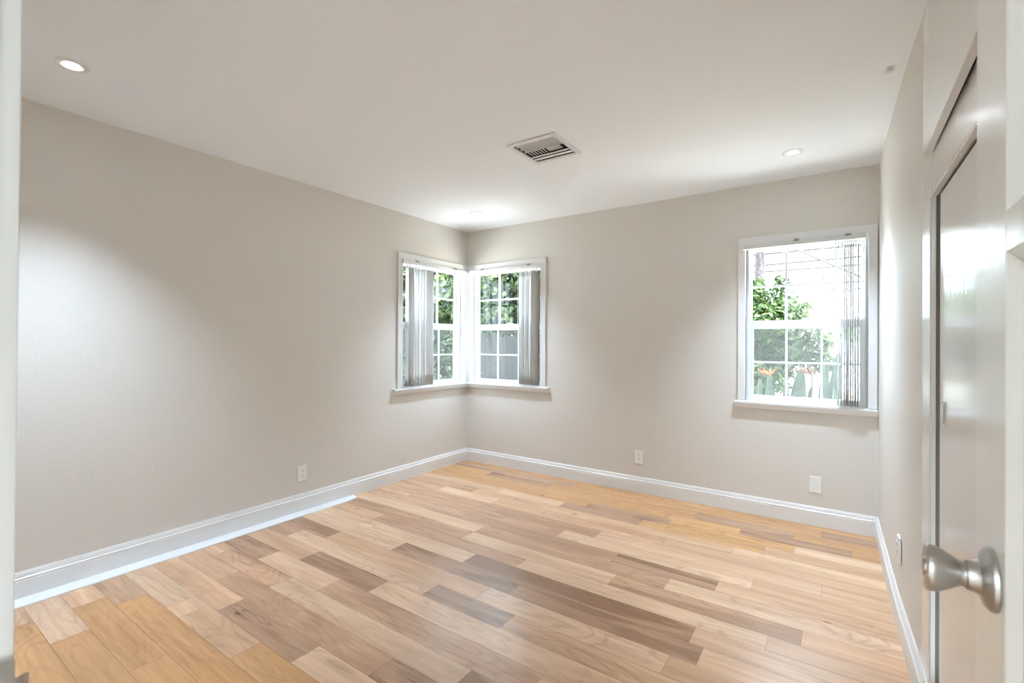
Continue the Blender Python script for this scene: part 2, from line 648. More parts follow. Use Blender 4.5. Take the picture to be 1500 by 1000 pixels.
# short stretch of hallway behind the doorway
w = MB()
w.box((-1.5, -3.5, -0.08), (1.2, -3.4, 2.5))
w.box((-1.6, -3.5, -0.08), (-1.5, -0.06, 2.5))
w.box((1.1, -3.5, -0.08), (1.2, -0.06, 2.5))
w.box((-1.6, -3.5, H), (1.2, -0.12, 2.5))
w.box((-1.6, -3.5, -0.08), (1.2, -1.0, 0.0))
structure(w.build('wall_hall', HALLP), 'pale hallway walls behind the doorway')

# baseboards with a stepped moulded top
BBP = [(0, 0), (.0165, 0), (.0165, .088), (.0150, .0895), (.0150, .0925), (.0165, .0945), (.0165, .099), (.0120, .103), (.0105, .108), (.0105, .1135), (.0085, .1165), (.0085, .1215), (.0060, .1255), (.0050, .130), (0, .130)]
b = MB().prism(BBP, FY, YB - 0.0, lambda a, z, p: (XL + a, p, z))
structure(b.build('baseboard_left', TRIM), 'white moulded baseboard along the left wall')
b = MB().prism(BBP, XL + 0.003, XR - 0.003, lambda a, z, p: (p, YB - a, z))
structure(b.build('baseboard_back', TRIM), 'white moulded baseboard along the back wall')
b = MB()
pts = RWALL + [(0.256, 1.2), (0.256, FY)]
for (x0, y0), (x1, y1) in zip(pts[:-1], pts[1:]):
    A = [b.bm.verts.new((x0 - a, y0 - (0.003 if y0 == YB else 0), z)) for a, z in BBP]
    B = [b.bm.verts.new((x1 - a, y1, z)) for a, z in BBP]
    for i in range(len(BBP)):
        j = (i + 1) % len(BBP)
        b.bm.faces.new((A[i], A[j], B[j], B[i]))
structure(b.build('baseboard_right', TRIM), 'white moulded baseboard along the right wall and under the closet')
# loose flat white strip lying along the foot of the left baseboard
t = MB()
t.prism([(XL + 0.0165, FY), (-3.150, FY), (-3.158, 1.30), (-3.163, 2.300), (-3.180, 2.425), (XL + 0.0165, 2.445)], 0.0, 0.006, lambda a, b_, p: (a, b_, p))
structure(t.build('trim_1', VINYL), 'flat white strip lying on the floor along the left baseboard')

# ------------------------------------------------------------------ door frame at the left edge (doorway jamb)
j = MB()
j.box((DX0 - 0.02, -0.06, 0), (DX0, FY + 0.002, 2.06), 0.001)
j.box((DX0 - 0.02, FY, 0), (DX0 - 0.004, FY + 0.0175, 2.07), 0.003)
j.box((DX0 - 0.085, FY, 0), (DX0 - 0.02, FY + 0.0165, 2.07), 0.003)
j.box((DX0 - 0.004, -0.02, 0), (DX0 + 0.010, 0.045, 2.05), 0.002)
jamb = j.build('trim_2', TRIM, None, True)
# the jamb leans a fraction of a degree
for v in jamb.data.vertices:
    v.co.y += 0.0035 * (v.co.z - 1.26) / 0.3 * 0.3
structure(jamb, 'white painted doorway jamb at the left edge')
s = MB()
s.box((DX0, 0.055, 0.905), (DX0 + 0.0022, 0.098, 0.966), 0.0006)
s.prism([(DX0, 0.095), (DX0 + 0.0022, 0.095), (DX0 + 0.0016, 0.103), (DX0 - 0.002, 0.1075), (DX0 - 0.004, 0.106), (DX0 - 0.0015, 0.102)], 0.905, 0.948, lambda a, b_, p: (a, b_, p))
o = s.build('strike_plate', NICKEL, jamb, True)
o['label'] = 'metal strike plate'

# ------------------------------------------------------------------ open door at the right edge
DF = 0.140                      # X of the visible face
EDGE = 0.795                    # leading edge Y
HINGE = 0.045
door = empty('door_1', (DF + 0.018, HINGE, 0))
structure(door, 'open glossy off-white panel door at the right edge of the view')
d = MB()
zt = 2.03
ST = 0.124
# stiles and rails (flush with the face), recessed panels between them
rails = [(0.012, 0.24), (0.50, 0.60), (0.93, 0.965), (1.36, 1.396), (1.80, zt)]
rails = [(0.012, 0.24), (1.352, 1.394), (1.90, zt)]
d.box((DF, EDGE - ST, 0.012), (DF + 0.035, EDGE, zt), 0.0025)
d.box((DF, HINGE, 0.012), (DF + 0.035, HINGE + ST, zt), 0.0025)
for z0, z1 in rails:
    d.box((DF, HINGE + ST, z0), (DF + 0.035, EDGE - ST, z1), 0.0008)
d.build('stile_and_rail_frame', DOORP, door)
for (a0, a1) in ((0.24, 1.352), (1.394, 1.90)):
    p = MB()
    y0, y1 = HINGE + ST, EDGE - ST
    p.box((DF + 0.010, y0, a0), (DF + 0.025, y1, a1))
    # sloped moulding around the panel
    wdt = 0.012
    ring_o = [(y0, a0), (y1, a0), (y1, a1), (y0, a1)]
    ring_i = [(y0 + wdt, a0 + wdt), (y1 - wdt, a0 + wdt), (y1 - wdt, a1 - wdt), (y0 + wdt, a1 - wdt)]
    vo = [p.bm.verts.new((DF + 0.001, y, z)) for y, z in ring_o]
    vi = [p.bm.verts.new((DF + 0.0099, y, z)) for y, z in ring_i]
    for k in range(4):
        q = (k + 1) % 4
        p.bm.faces.new((vo[k], vo[q], vi[q], vi[k]))
    p.build('panel', DOORP, door)
KY, KZ = 0.712, 1.006
kb = empty('door_knob', (0, 0, 0))
kb.parent = door
kb['label'] = 'brushed nickel door knob'
MB().lathe([(0, 0.0), (.0325, 0.0), (.0332, .002), (.0325, .0055), (.029, .0085), (.0235, .0105), (.0185, .0125), (.0165, .016), (.0158, .022), (.0140, .0235), (0, .0235)], (DF, KY, KZ), (-1, 0, 0), 64).build('rosette', NICKEL, kb, True, 30)
MB().lathe([(0, .023), (.0130, .0231), (.0128, .0265), (.0140, .0290), (.0165, .0325), (.0193, .0370), (.0220, .0420), (.0241, .0470), (.0251, .0510), (.0252, .0545), (.0243, .0562), (.0215, .0568), (.0095, .0560), (.0092, .0572), (.0085, .0582), (0, .0584)], (DF, KY, KZ), (-1, 0, 0), 64).build('knob', NICKEL, kb, True, 30)

# ------------------------------------------------------------------ closet on the right wall
CX = 0.252
closet = empty('closet', (0.45, 1.2, 0))
tag(closet, 'built-in off-white closet with sliding door and overhead cabinet on the right wall', 'closet')
c = MB()
c.box((CX, 2.055, 0.131), (CX + 0.030, 2.262, H), 0.003)          # far stile, up to the ceiling
c.box((CX, FY, 1.748), (CX + 0.022, 2.055, 1.885), 0.002)        # rail between door and overhead cabinet
c.box((CX, FY, 2.36), (CX + 0.022, 2.055, H), 0.002)
c.build('face_frame', CLOSET, closet)
c = MB()
c.box((CX + 0.003, 2.046, 0.131), (CX + 0.014, 2.056, 1.75))
c.build('jamb', CLOSET, closet)
c = MB()
c.box((CX + 0.001, 0.10, 1.744), (CX + 0.016, 2.052, 1.7485))
c.build('lit_underside_strip', TRIM, closet)  # added strip, its whiter paint stands for floor bounce under the rail
# overhead cabinet door, proud of the frame and hanging slightly open along its lower edge
u = MB()
prof = [(CX - 0.001, 2.43), (CX - 0.010, 2.43), (CX - 0.020, 1.872), (CX - 0.002, 1.872)]
A = [u.bm.verts.new((x, 2.010, z)) for x, z in prof]
prof2 = [(CX - 0.014, 2.43), (CX - 0.024, 2.43), (CX - 0.040, 1.872), (CX - 0.022, 1.872)]
B = [u.bm.verts.new((x, FY + 0.02, z)) for x, z in prof2]
for i in range(4):
    k = (i + 1) % 4
    u.bm.faces.new((A[i], A[k], B[k], B[i]))
u.bm.faces.new(A[::-1])
u.bm.faces.new(B)
bmesh.ops.bevel(u.bm, geom=u.bm.edges[:], offset=0.0012, segments=2, affect='EDGES')
u.bm.faces.ensure_lookup_table()
for f in u.bm.faces:
    if max(v.co.z for v in f.verts) < 1.90:
        f.material_index = 1  # whiter lower lip paints in the light bounced up from the floor
u.build('overhead_door', [CLOSET, TRIM], closet)
# lower sliding door, set back behind the frame
sdo = MB()
sdo.box((CX + 0.017, 0.98, 0.142), (CX + 0.045, 1.995, 1.735), 0.002)
sl = sdo.build('sliding_door', CLOSET, closet)
pz = MB()
pz.box((CX + 0.0145, 1.893, 1.012), (CX + 0.0172, 1.922, 1.086), 0.001)
pz.build('flush_pull', NICKEL, sl)
pz = MB()
pz.box((CX + 0.0142, 1.899, 1.020), (CX + 0.0147, 1.916, 1.078))
pz.build('finger_recess', VENTD, sl)
sdo = MB()
sdo.box((CX + 0.050, FY, 0.142), (CX + 0.078, 1.05, 1.735), 0.002)
sdo.build('rear_sliding_door', CLOSET, closet)
c = MB()
c.box((CX + 0.004, FY, 0.0), (CX + 0.10, 2.055, 0.131), 0.001)
c.build('curb', TRIM, closet)
c = MB()
c.box((CX + 0.55, FY, 0.0), (CX + 0.57, 2.20, H))
c.box((CX + 0.0145, 2.047, 0.131), (CX + 0.55, 2.054, H - 0.01))
c.box((CX + 0.023, FY, 1.752), (CX + 0.55, 2.045, 1.77))
c.build('interior', CLOSETIN, closet)


# ------------------------------------------------------------------ windows
def ring(mb, fn, u0, u1, z0, z1, v0, v1, wl, wr, wb, wt, bevel=0.0015):
    mb.mapped_box(fn, (u0, v0, z0), (u0 + wl, v1, z1), bevel)
    mb.mapped_box(fn, (u1 - wr, v0, z0), (u1, v1, z1), bevel)
    mb.mapped_box(fn, (u0 + wl, v0, z0), (u1 - wr, v1, z0 + wb), bevel)
    mb.mapped_box(fn, (u0 + wl, v0, z1 - wt), (u1 - wr, v1, z1), bevel)
    return mb


def make_window(n, label, fn, u0, u1, z0, z1, meet, casing, sill, sign, lock=True):
    """fn(u, v, z) -> world; u along the wall, v outward through it. casing = (u_lo, u_hi, z_top, left?, right?)"""
    c = fn((u0 + u1) / 2, 0, z0)
    root = empty('window_%d' % n, c)
    structure(root, label)
    # reveal boards lining the opening
    m = MB()
    m.mapped_box(fn, (u0 - .012, 0, z0), (u0, .135, z1 + .012))
    m.mapped_box(fn, (u1, 0, z0), (u1 + .012, .135, z1 + .012))
    m.mapped_box(fn, (u0, 0, z1), (u1, .135, z1 + .012))
    m.build('reveal', TRIM, root)
    # casing on the room side
    cu0, cu1, cz, lft, rgt = casing
    m = MB()
    m.mapped_box(fn, (cu0, -.017, z1 - .004), (cu1, .0, cz), .003)
    if lft:
        m.mapped_box(fn, (cu0, -.017, z0), (u0 + .004, .0, z1 - .003), .003)
    if rgt:
        m.mapped_box(fn, (u1 - .004, -.017, z0), (cu1, .0, z1 - .003), .003)
    m.build('casing', TRIM, root)
    # sill: stool with a bevelled apron
    s0, s1 = sill
    prof = [(.06, z0), (-.036, z0), (-.0385, z0 - .004), (-.0385, z0 - .016), (-.034, z0 - .020), (-.026, z0 - .046), (-.022, z0 - .050), (0.0, z0 - .050), (0.0, z0 - .029), (.06, z0 - .029)]
    m = MB()
    m.prism(prof[:3] + prof[3:8] + prof[8:], s0, s1, lambda v, z, p: fn(p, v, z))
    m.build('sill', TRIM, root)
    # vinyl outer frame
    m = ring(MB(), fn, u0, u1, z0, z1, .050, .134, .020, .020, .018, .018)
    m.build('vinyl_frame', VINYL, root)
    mz0, mz1 = meet
    # upper sash (outer track)
    us = ring(MB(), fn, u0 + .018, u1 - .018, mz0 + .010, z1 - .016, .090, .116, .016, .016, .038, .022).build('upper_sash', VINYL, root)
    g0, g1, h0, h1 = u0 + .034, u1 - .034, mz0 + .048, z1 - .038
    MB().mapped_box(fn, (g0 - .004, .101, h0 - .004), (g1 + .004, .105, h1 + .004)).build('pane', GLASS, us)
    m = MB()
    for k in (1, 2):
        u = g0 + (g1 - g0) * k / 3
        m.mapped_box(fn, (u - .0085, .097, h0), (u + .0085, .109, h1))
    zc = (h0 + h1) / 2
    m.mapped_box(fn, (g0, .0975, zc - .0085), (g1, .1085, zc + .0085))
    m.build('muntin_grid', GRID, us)
    # lower sash (inner track)
    ls = ring(MB(), fn, u0 + .018, u1 - .018, z0 + .004, mz1, .060, .088, .030, .030, .036, mz1 - mz0).build('lower_sash', VINYL, root)
    g0, g1, h0, h1 = u0 + .048, u1 - .048, z0 + .040, mz0
    MB().mapped_box(fn, (g0 - .004, .072, h0 - .004), (g1 + .004, .076, h1 + .004)).build('pane', GLASS, ls)
    m = MB()
    for k in (1, 2):
        u = g0 + (g1 - g0) * k / 3
        m.mapped_box(fn, (u - .0075, .069, h0), (u + .0075, .079, h1))
    zc = (h0 + h1) / 2
    m.mapped_box(fn, (g0, .0695, zc - .0075), (g1, .0785, zc + .0075))
    m.build('muntin_grid', GRID, ls)
    uc = (u0 + u1) / 2 + sign * 0.02
    m = MB()
    m.mapped_box(fn, (uc - .035, .064, mz1), (uc + .035, .084, mz1 + .009), .003)
    m.mapped_box(fn, (uc - .008, .056, mz1 + .002), (uc + .022, .072, mz1 + .015), .003)
    m.build('sash_lock', VINYL, ls)
    # insect screen outside the lower half
    sc = ring(MB(), fn, u0 + .020, u1 - .020, z0 + .012, mz0 + .030, .120, .130, .012, .012, .012, .012, .001).build('insect_screen', VINYL, root)
    MB().mapped_box(fn, (u0 + .030, .1245, z0 + .022), (u1 - .030, .1255, mz0 + .020)).build('insect_mesh', SCREEN, sc)
    return root


FL = lambda u, v, z: (XL - v, u, z)
FB = lambda u, v, z: (u, YB + v, z)
make_window(1, 'corner sash window on the left wall with slats at its near side', FL, LW0, 3.845, CORNER[0], CORNER[1], (1.388, 1.448),
            (2.912, YB - .0175, 2.077, True, False), (2.862, YB - 0.0), -1)
make_window(2, 'corner sash window on the back wall with slats at its right side', FB, -3.224, BW1, CORNER[0], CORNER[1], (1.388, 1.448),
            (XL, -2.290, 2.077, False, True), (XL + 0.0, -2.252), 1)
make_window(3, 'single sash window near the right wall with a bright garden view', FB, RW0, RW1, RWZ[0], RWZ[1], (1.370, 1.432),
            (-0.612, 0.2195, 2.048, True, True), (-0.636, XR - 0.002), 1)
# post where the two corner windows meet
m = MB()
m.box((XL - 0.13, 3.857, CORNER[0] - .03), (XL + 0.0, YB + 0.13, CORNER[1] + .012), .002)
m.box((XL, YB + 0.0, CORNER[0] - .03), (-3.236, YB + 0.13, CORNER[1] + .012), .002)
m.box((XL, 3.862, CORNER[0]), (XL + 0.010, YB - 0.002, CORNER[1]), .002)
m.box((XL + 0.010, YB - 0.010, CORNER[0]), (-3.243, YB, CORNER[1]), .002)
structure(m.build('trim_3', TRIM), 'white corner post between the two corner windows')


# ------------------------------------------------------------------ vertical blinds
def slat_mesh(name, width, top, bot, curl=0.006, twist=0.0, bow=0.0):
    """one hanging vane: a shallow curved strip, 1 mm thick, centred on its hanger"""
    b_ = bmesh.new()
    n, k = 8, 10
    fr, bk = [], []
    for i in range(k + 1):
        z = bot + (top - bot) * i / k
        s = 1 - i / k
        a = twist * s
        rowf, rowb = [], []
        for q in range(n + 1):
            t = q / n * 2 - 1
            x = t * width / 2
            y = curl * (1 - t * t) + bow * math.sin(math.pi * s) * 1.0
            for row, off in ((rowf, 0.0), (rowb, -0.0012)):
                yy = y + off
                row.append(b_.verts.new((x * math.cos(a) - yy * math.sin(a), x * math.sin(a) + yy * math.cos(a), z)))
        fr.append(rowf)
        bk.append(rowb)
    for i in range(k):
        for q in range(n):
            b_.faces.new((fr[i][q], fr[i][q + 1], fr[i + 1][q + 1], fr[i + 1][q]))
            b_.faces.new((bk[i][q], bk[i + 1][q], bk[i + 1][q + 1], bk[i][q + 1]))
        b_.faces.new((fr[i][0], fr[i + 1][0], bk[i + 1][0], bk[i][0]))
        b_.faces.new((fr[i][n], bk[i][n], bk[i + 1][n], fr[i + 1][n]))
    for q in range(n):
        b_.faces.new((fr[0][q], bk[0][q], bk[0][q + 1], fr[0][q + 1]))
        b_.faces.new((fr[k][q], fr[k][q + 1], bk[k][q + 1], bk[k][q]))
    bmesh.ops.recalc_face_normals(b_, faces=b_.faces[:])
    me_ = bpy.data.meshes.new(name)
    b_.to_mesh(me_)
    b_.free()
    me_.materials.append(SLAT)
    for p in me_.polygons:
        p.use_smooth = True
    return me_


def make_blind(label, fn, u0, u1, vr, zr0, zr1, bot, slots, brackets, ang0, wand=None, chain=None, group=None, rail_d=.022):
    """slots: list of (u, extra angle, mesh kind); ang0 = world angle of a vane that stands square to the wall"""
    root = empty('vertical_blind', fn((u0 + u1) / 2, vr, bot))
    tag(root, label, 'blind')
    m = MB()
    m.mapped_box(fn, (u0, vr - rail_d, zr0), (u1, vr + rail_d, zr1), .003)
    rl = m.build('headrail', RAIL, root)
    for ue, s in ((u0, -1), (u1, 1)):
        e = MB()
        e.mapped_box(fn, (ue, vr - rail_d - .001, zr0 - .001), (ue + s * .003, vr + rail_d + .001, zr1 + .001), .001)
        e.build('end_cap', PLATE, rl)
    for ub in brackets:
        m = MB()
        m.mapped_box(fn, (ub - .018, vr - rail_d - .003, zr1 + .0005), (ub + .018, vr + rail_d, zr1 + .004))
        m.mapped_box(fn, (ub - .018, vr - rail_d - .004, zr1 - .008), (ub + .018, vr - rail_d - .001, zr1 + .004))
        m.mapped_box(fn, (ub - .012, vr - rail_d * .4, zr1 + .003), (ub + .012, vr + rail_d * .6, zr1 + .012))
        m.build('bracket', CLIP, root)
    zs = zr0 - 0.030
    kinds = [slat_mesh('slat', .0889, zs, bot), slat_mesh('slat', .0889, zs, bot, .005, 0.10), slat_mesh('slat', .0889, zs, bot, .007, -0.16, 0.012)]
    for k, (u, da, kind) in enumerate(slots):
        o = bpy.data.objects.new('slat', kinds[kind])
        COL.objects.link(o)
        o.parent = root
        p = Vector(fn(u, vr, 0))
        o.location = p - root.location
        o.rotation_euler = (0, 0, ang0 + da)
        h = MB()
        h.mapped_box(fn, (u - .003, vr - .004, zs - .002), (u + .003, vr + .004, zr0 + .002))
        h.mapped_box(fn, (u - .0015, vr - .011, zs - .010), (u + .0015, vr + .011, zs + .010))
        h.build('hanger_clip', PLATE, root)
    if wand:
        uw, vw, zw = wand
        m = MB().tube([fn(uw, vw, zr0 + .002), fn(uw, vw, zr0 - .05), fn(uw + .002, vw, zw)], .0035, 8)
        m.build('tilt_wand', PLATE, root, True)
    if chain:
        uc, vc, zc = chain
        m = MB()
        nb = int((zr0 - zc) / 0.0125)
        for k in range(nb):
            z = zr0 - 0.004 - k * 0.0125
            c = fn(uc, vc, z)
            m.lathe([(0, -.0036), (.0026, -.0026), (.0036, 0), (.0026, .0026), (0, .0036)], c, (0, 0, 1), 6)
        m.tube([fn(uc, vc, zr0), fn(uc, vc, zr0 - nb * .0125)], .0008, 4)
        m.build('bead_chain', VINYL, root)
    return root


q = random.Random(3)
sl1 = [(3.018, -0.42, 0), (3.050, 0.25, 2), (3.086, -.05, 0), (3.124, .12, 0), (3.160, -.02, 0), (3.196, .16, 0), (3.228, .02, 0), (3.262, .42, 1), (3.284, .05, 0), (3.302, 0.50, 1)]
make_blind('white vertical blind hanging in the left-wall half of the corner window', FL, 2.956, 3.872, -.018, 1.980, 2.013, .848, sl1, (3.13, 3.66), 0.0)
sl2 = [(-2.575, 0.20, 1), (-2.553, 0.05, 0), (-2.528, -.05, 0), (-2.505, 0.06, 0), (-2.480, -.08, 0), (-2.445, .22, 2), (-2.415, -0.35, 0), (-2.392, -.28, 0)]
make_blind('white vertical blind hanging in the back-wall half of the corner window', FB, -3.216, -2.333, -.018, 1.984, 2.016, .850, sl2, (-3.05, -2.47), math.pi / 2, chain=(-2.597, -.030, 1.40))
sl3 = [(.010, .03, 0), (.029, -.02, 0), (.046, .04, 0), (.057, .0, 1), (.068, -.03, 0), (.079, .03, 0), (.091, .0, 0), (.103, -.03, 1), (.119, .02, 0)]
make_blind('white vertical blind drawn to the right side of the single right window', FB, -.573, .158, -.020, 1.958, 1.990, .846, sl3, (-.236, .060), math.pi / 2, wand=(-.006, -.034, 1.20))

# ------------------------------------------------------------------ ceiling downlights, vent, cap
DL = [((-2.708, 0.586), 'glowing round downlight above the near end of the left wall'),
      ((-0.227, 3.366), 'glowing round downlight in the ceiling near the single right window'),
      ((-2.717, 3.350), 'glowing round downlight in the ceiling above the corner windows')]
proto = None
for (x, y), lab in DL:
    if proto is None:
        root = empty('recessed_downlight', (x, y, H))
        MB().lathe([(.0255, -.0005), (.028, .0026), (.0425, .0048), (.050, .0052), (.056, .0036), (.0585, .0005)], (x, y, H), (0, 0, -1), 48).build('trim_ring', TRIM, root, True, 60)
        MB().lathe([(0, .0018), (.019, .0018), (.0235, .0006)], (x, y, H), (0, 0, -1), 40).build('lens', LENSM, root)
        MB().lathe([(.0236, .0003), (.0262, .0010)], (x, y, H), (0, 0, -1), 40).build('gap_ring', VENTG, root)
        proto = root
    else:
        root = proto.copy()
        COL.objects.link(root)
        root.location = (x, y, H)
        for ch in proto.children:
            c = ch.copy()
            COL.objects.link(c)
            c.parent = root
    sp_ = bpy.data.lights.new('downlight_beam', 'SPOT')
    sp_.energy = SPOT_W
    sp_.color = (0.645, 0.81, 1.0)
    sp_.spot_size = math.radians(92)
    sp_.spot_blend = 1.0
    sp_.shadow_soft_size = 0.03
    beam = bpy.data.objects.new('downlight_beam', sp_)
    COL.objects.link(beam)
    beam.location = (x, y, H - 0.012)
    tag(root, lab, 'ceiling light', 'recessed downlights in the ceiling')

vx0, vx1, vy0, vy1 = VX0, VX1, VY0, VY1
vent = empty('ceiling_vent', ((vx0 + vx1) / 2, (vy0 + vy1) / 2, H))
tag(vent, 'square white louvred air vent in the middle of the ceiling', 'vent')
m = MB()
fw = 0.030
zf = H - 0.010
for a, b_ in (((vx0, vy0), (vx0 + fw, vy1)), ((vx1 - fw, vy0), (vx1, vy1)), ((vx0 + fw, vy0), (vx1 - fw, vy0 + fw)), ((vx0 + fw, vy1 - fw), (vx1 - fw, vy1))):
    m.box((a[0], a[1], zf), (b_[0], b_[1], H), .003)
m.build('frame', VENTM, vent)
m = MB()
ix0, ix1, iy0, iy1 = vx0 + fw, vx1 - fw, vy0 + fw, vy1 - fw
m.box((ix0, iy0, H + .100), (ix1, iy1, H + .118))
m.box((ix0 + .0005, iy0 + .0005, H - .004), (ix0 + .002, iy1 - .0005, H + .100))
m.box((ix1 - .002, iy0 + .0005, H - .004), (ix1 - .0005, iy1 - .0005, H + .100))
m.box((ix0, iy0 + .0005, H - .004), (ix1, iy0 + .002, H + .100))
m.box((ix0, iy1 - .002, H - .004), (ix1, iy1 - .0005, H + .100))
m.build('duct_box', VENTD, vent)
# long blades: the near ones lean back, the far ones lean forward; (y, z) start and end measured from the inner edge / ceiling
for (ya, za, yb, zb_) in ((.003, .034, .036, -.005), (.046, .050, .082, -.006), (.092, .060, .124, -.006), (.202, -.006, .236, .003), (.237, -.005, .280, .002)):
    m = MB()
    n_ = 6
    prof = []
    for k in range(n_ + 1):
        t_ = k / n_
        prof.append((iy0 + ya + (yb - ya) * t_, H + za + (zb_ - za) * t_ - .004 * math.sin(math.pi * t_)))
    prof += [(y_, z_ + .0012) for y_, z_ in prof[::-1]]
    m.prism(prof, ix0 + .006, ix1 - .006, lambda a, z, p: (p, a, z))
    m.build('louvre_blade', VENTM, vent, True, 50)
for k in range(6):
    x = ix0 + .022 + k * .021
    m = MB()
    m.prism([(x - .009, H + .005), (x + .0065, H - .003), (x + .0072, H - .0015), (x - .0083, H + .0065)], iy0 + .128, iy0 + .200, lambda a, z, p: (a, p, z))
    m.build('damper_fin', PLATE, vent)
m = MB()
m.box((ix0 + .142, iy0 + .128, H + .004), (ix1 - .040, iy0 + .200, H + .006))
m.build('damper_plate', VENTG, vent)
m = MB()
for k in range(12):
    x = ix0 + .02 + k * .021
    m.box((x, iy0 + .098, H - .0105), (x + .007, iy0 + .102, H - .0075))
m.build('crimp_row', VENTG, vent)
for x in (vx0 + .10, vx1 - .10):
    m = MB().lathe([(0, .0025), (.003, .002), (.0042, 0)], (x, vy0 + .014, zf), (0, 0, -1), 12)
    m.build('screw', VENTG, vent)

m = MB()
m.lathe([(0, .008), (.016, .0075), (.0195, .0055), (.020, .0045), (.018, .0040), (.005, .0038), (.004, -.006), (0, -.006)], (0, 0, 0), (0, 0, -1), 32)
cap = m.build('round_disc', PLATE, None, True)
cap.location = (0.180, 2.580, H - 0.005)
cap.rotation_euler = (0.16, -0.12, 0)
tag(cap, 'small white round cap on the ceiling beside the right wall', 'ceiling cap')


# ------------------------------------------------------------------ wall plates
def outlet(fn, uc, zc, label, duplex=True, blank=False):
    root = empty('wall_outlet' if not blank else 'cable_plate', fn(uc, 0, zc))
    tag(root, label, 'outlet' if not blank else 'wall plate')
    m = MB()
    m.mapped_box(fn, (uc - .035, -.0065, zc - .0575), (uc + .035, 0, zc + .0575), .003)
    pl = m.build('cover_plate', PLATE, root)
    if not blank:
        m = MB()
        m.mapped_box(fn, (uc - .0168, -.0085, zc - .034), (uc + .0168, -.006, zc + .034), .001)
        rc = m.build('receptacle', PLATE, root)
        m = MB()
        for s in (-1, 1):
            zz = zc + s * .0185 + .003
            m.mapped_box(fn, (uc - .0074, -.0089, zz - .001), (uc - .0056, -.0084, zz + .007))
            m.mapped_box(fn, (uc + .0054, -.0089, zz - .001), (uc + .0076, -.0084, zz + .006))
            m.mapped_box(fn, (uc - .0024, -.0089, zz - .0105), (uc + .0024, -.0084, zz - .0060))
        m.build('slots', SLOT, rc)
    else:
        m = MB()
        m.mapped_box(fn, (uc - .012, -.0085, zc - .047), (uc + .004, -.006, zc - .041), .001)
        m.build('notch', VENTG, root)
    for s in (-1, 1):
        m = MB()
        m.mapped_box(fn, (uc - .0025, -.0074, zc + s * .0485 - .0025), (uc + .0025, -.006, zc + s * .0485 + .0025), .0008)
        m.build('screw', VENTG if not blank else PLATE, root)
    return root


outlet(FL, 2.003, 0.280, 'white duplex outlet low on the left wall above the baseboard')
outlet(FB, -1.375, 0.296, 'white duplex outlet low in the middle of the back wall')
outlet(FB, -0.119, 0.284, 'white blank cable plate low on the back wall below the right window', blank=True)
xr = lambda y: float(np.interp(y, [2.20, 2.76, YB], [0.2525, 0.2365, XR]))
xr0 = xr(2.72)
outlet(lambda u, v, z: (xr0 - 0.001 + v * 1.6, u, z), 2.72, 0.345, 'white outlet plate seen edge-on low on the right wall')

# ------------------------------------------------------------------ garden outside
GZ = -0.30
CONC = mat('pale_concrete', (0.76, 0.75, 0.73), 0.9, var=0.08, vscale=2)
DRY = mat('dry_lawn', (0.30, 0.24, 0.12), 0.95, var=0.25, vscale=1.6)
SOIL = mat('garden_soil', (0.20, 0.16, 0.12), 0.95, var=0.3, vscale=5)
BARK = mat('bark', (0.17, 0.13, 0.10), 0.9, bump=0.6, bscale=30)
POLE = mat('weathered_pole', (0.036, 0.030, 0.032), 0.9, var=0.45, vscale=14, bump=0.5, bscale=20)
FENCEM = mat('weathered_fence_boards', (0.03, 0.029, 0.028), 0.85, var=0.35, vscale=9, stretch=(6, 6, 0.6))
WFENCE = mat('white_fence_paint', (0.75, 0.75, 0.74), 0.6)
WIRE = mat('wire_black', (0.012, 0.012, 0.014), 0.6)
STRELM = mat('strelitzia_leaf', (0.040, 0.062, 0.046), 0.5, var=0.25, vscale=10)
STRELR = mat('strelitzia_rib', (0.05, 0.07, 0.045), 0.5)
ORANGE = mat('strelitzia_petal', (0.36, 0.075, 0.004), 0.5)
DEADP = mat('dried_flower', (0.11, 0.06, 0.04), 0.9, var=0.3, vscale=30)
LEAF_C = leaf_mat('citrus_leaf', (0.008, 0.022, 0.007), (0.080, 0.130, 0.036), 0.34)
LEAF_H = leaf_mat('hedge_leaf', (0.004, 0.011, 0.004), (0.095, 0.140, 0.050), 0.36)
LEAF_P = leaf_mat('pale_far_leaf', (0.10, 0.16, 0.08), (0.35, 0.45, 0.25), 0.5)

g = MB()
g.box((-14, -3, GZ - .2), (XL - T - 0.001, 40, GZ))
g.box((XL - T, YB + T, GZ - .2), (26, 7.4, GZ))
g.box((XL - T, 11.0, GZ - .2), (26, 40, GZ))
structure(g.build('ground', CONC), 'pale bright driveway and ground outside the windows')
g = MB().box((XL - T + 0.001, 7.4, GZ - .2), (26, 11.0, GZ - .005))
structure(g.build('lawn', DRY), 'strip of dry lawn beyond the right window')


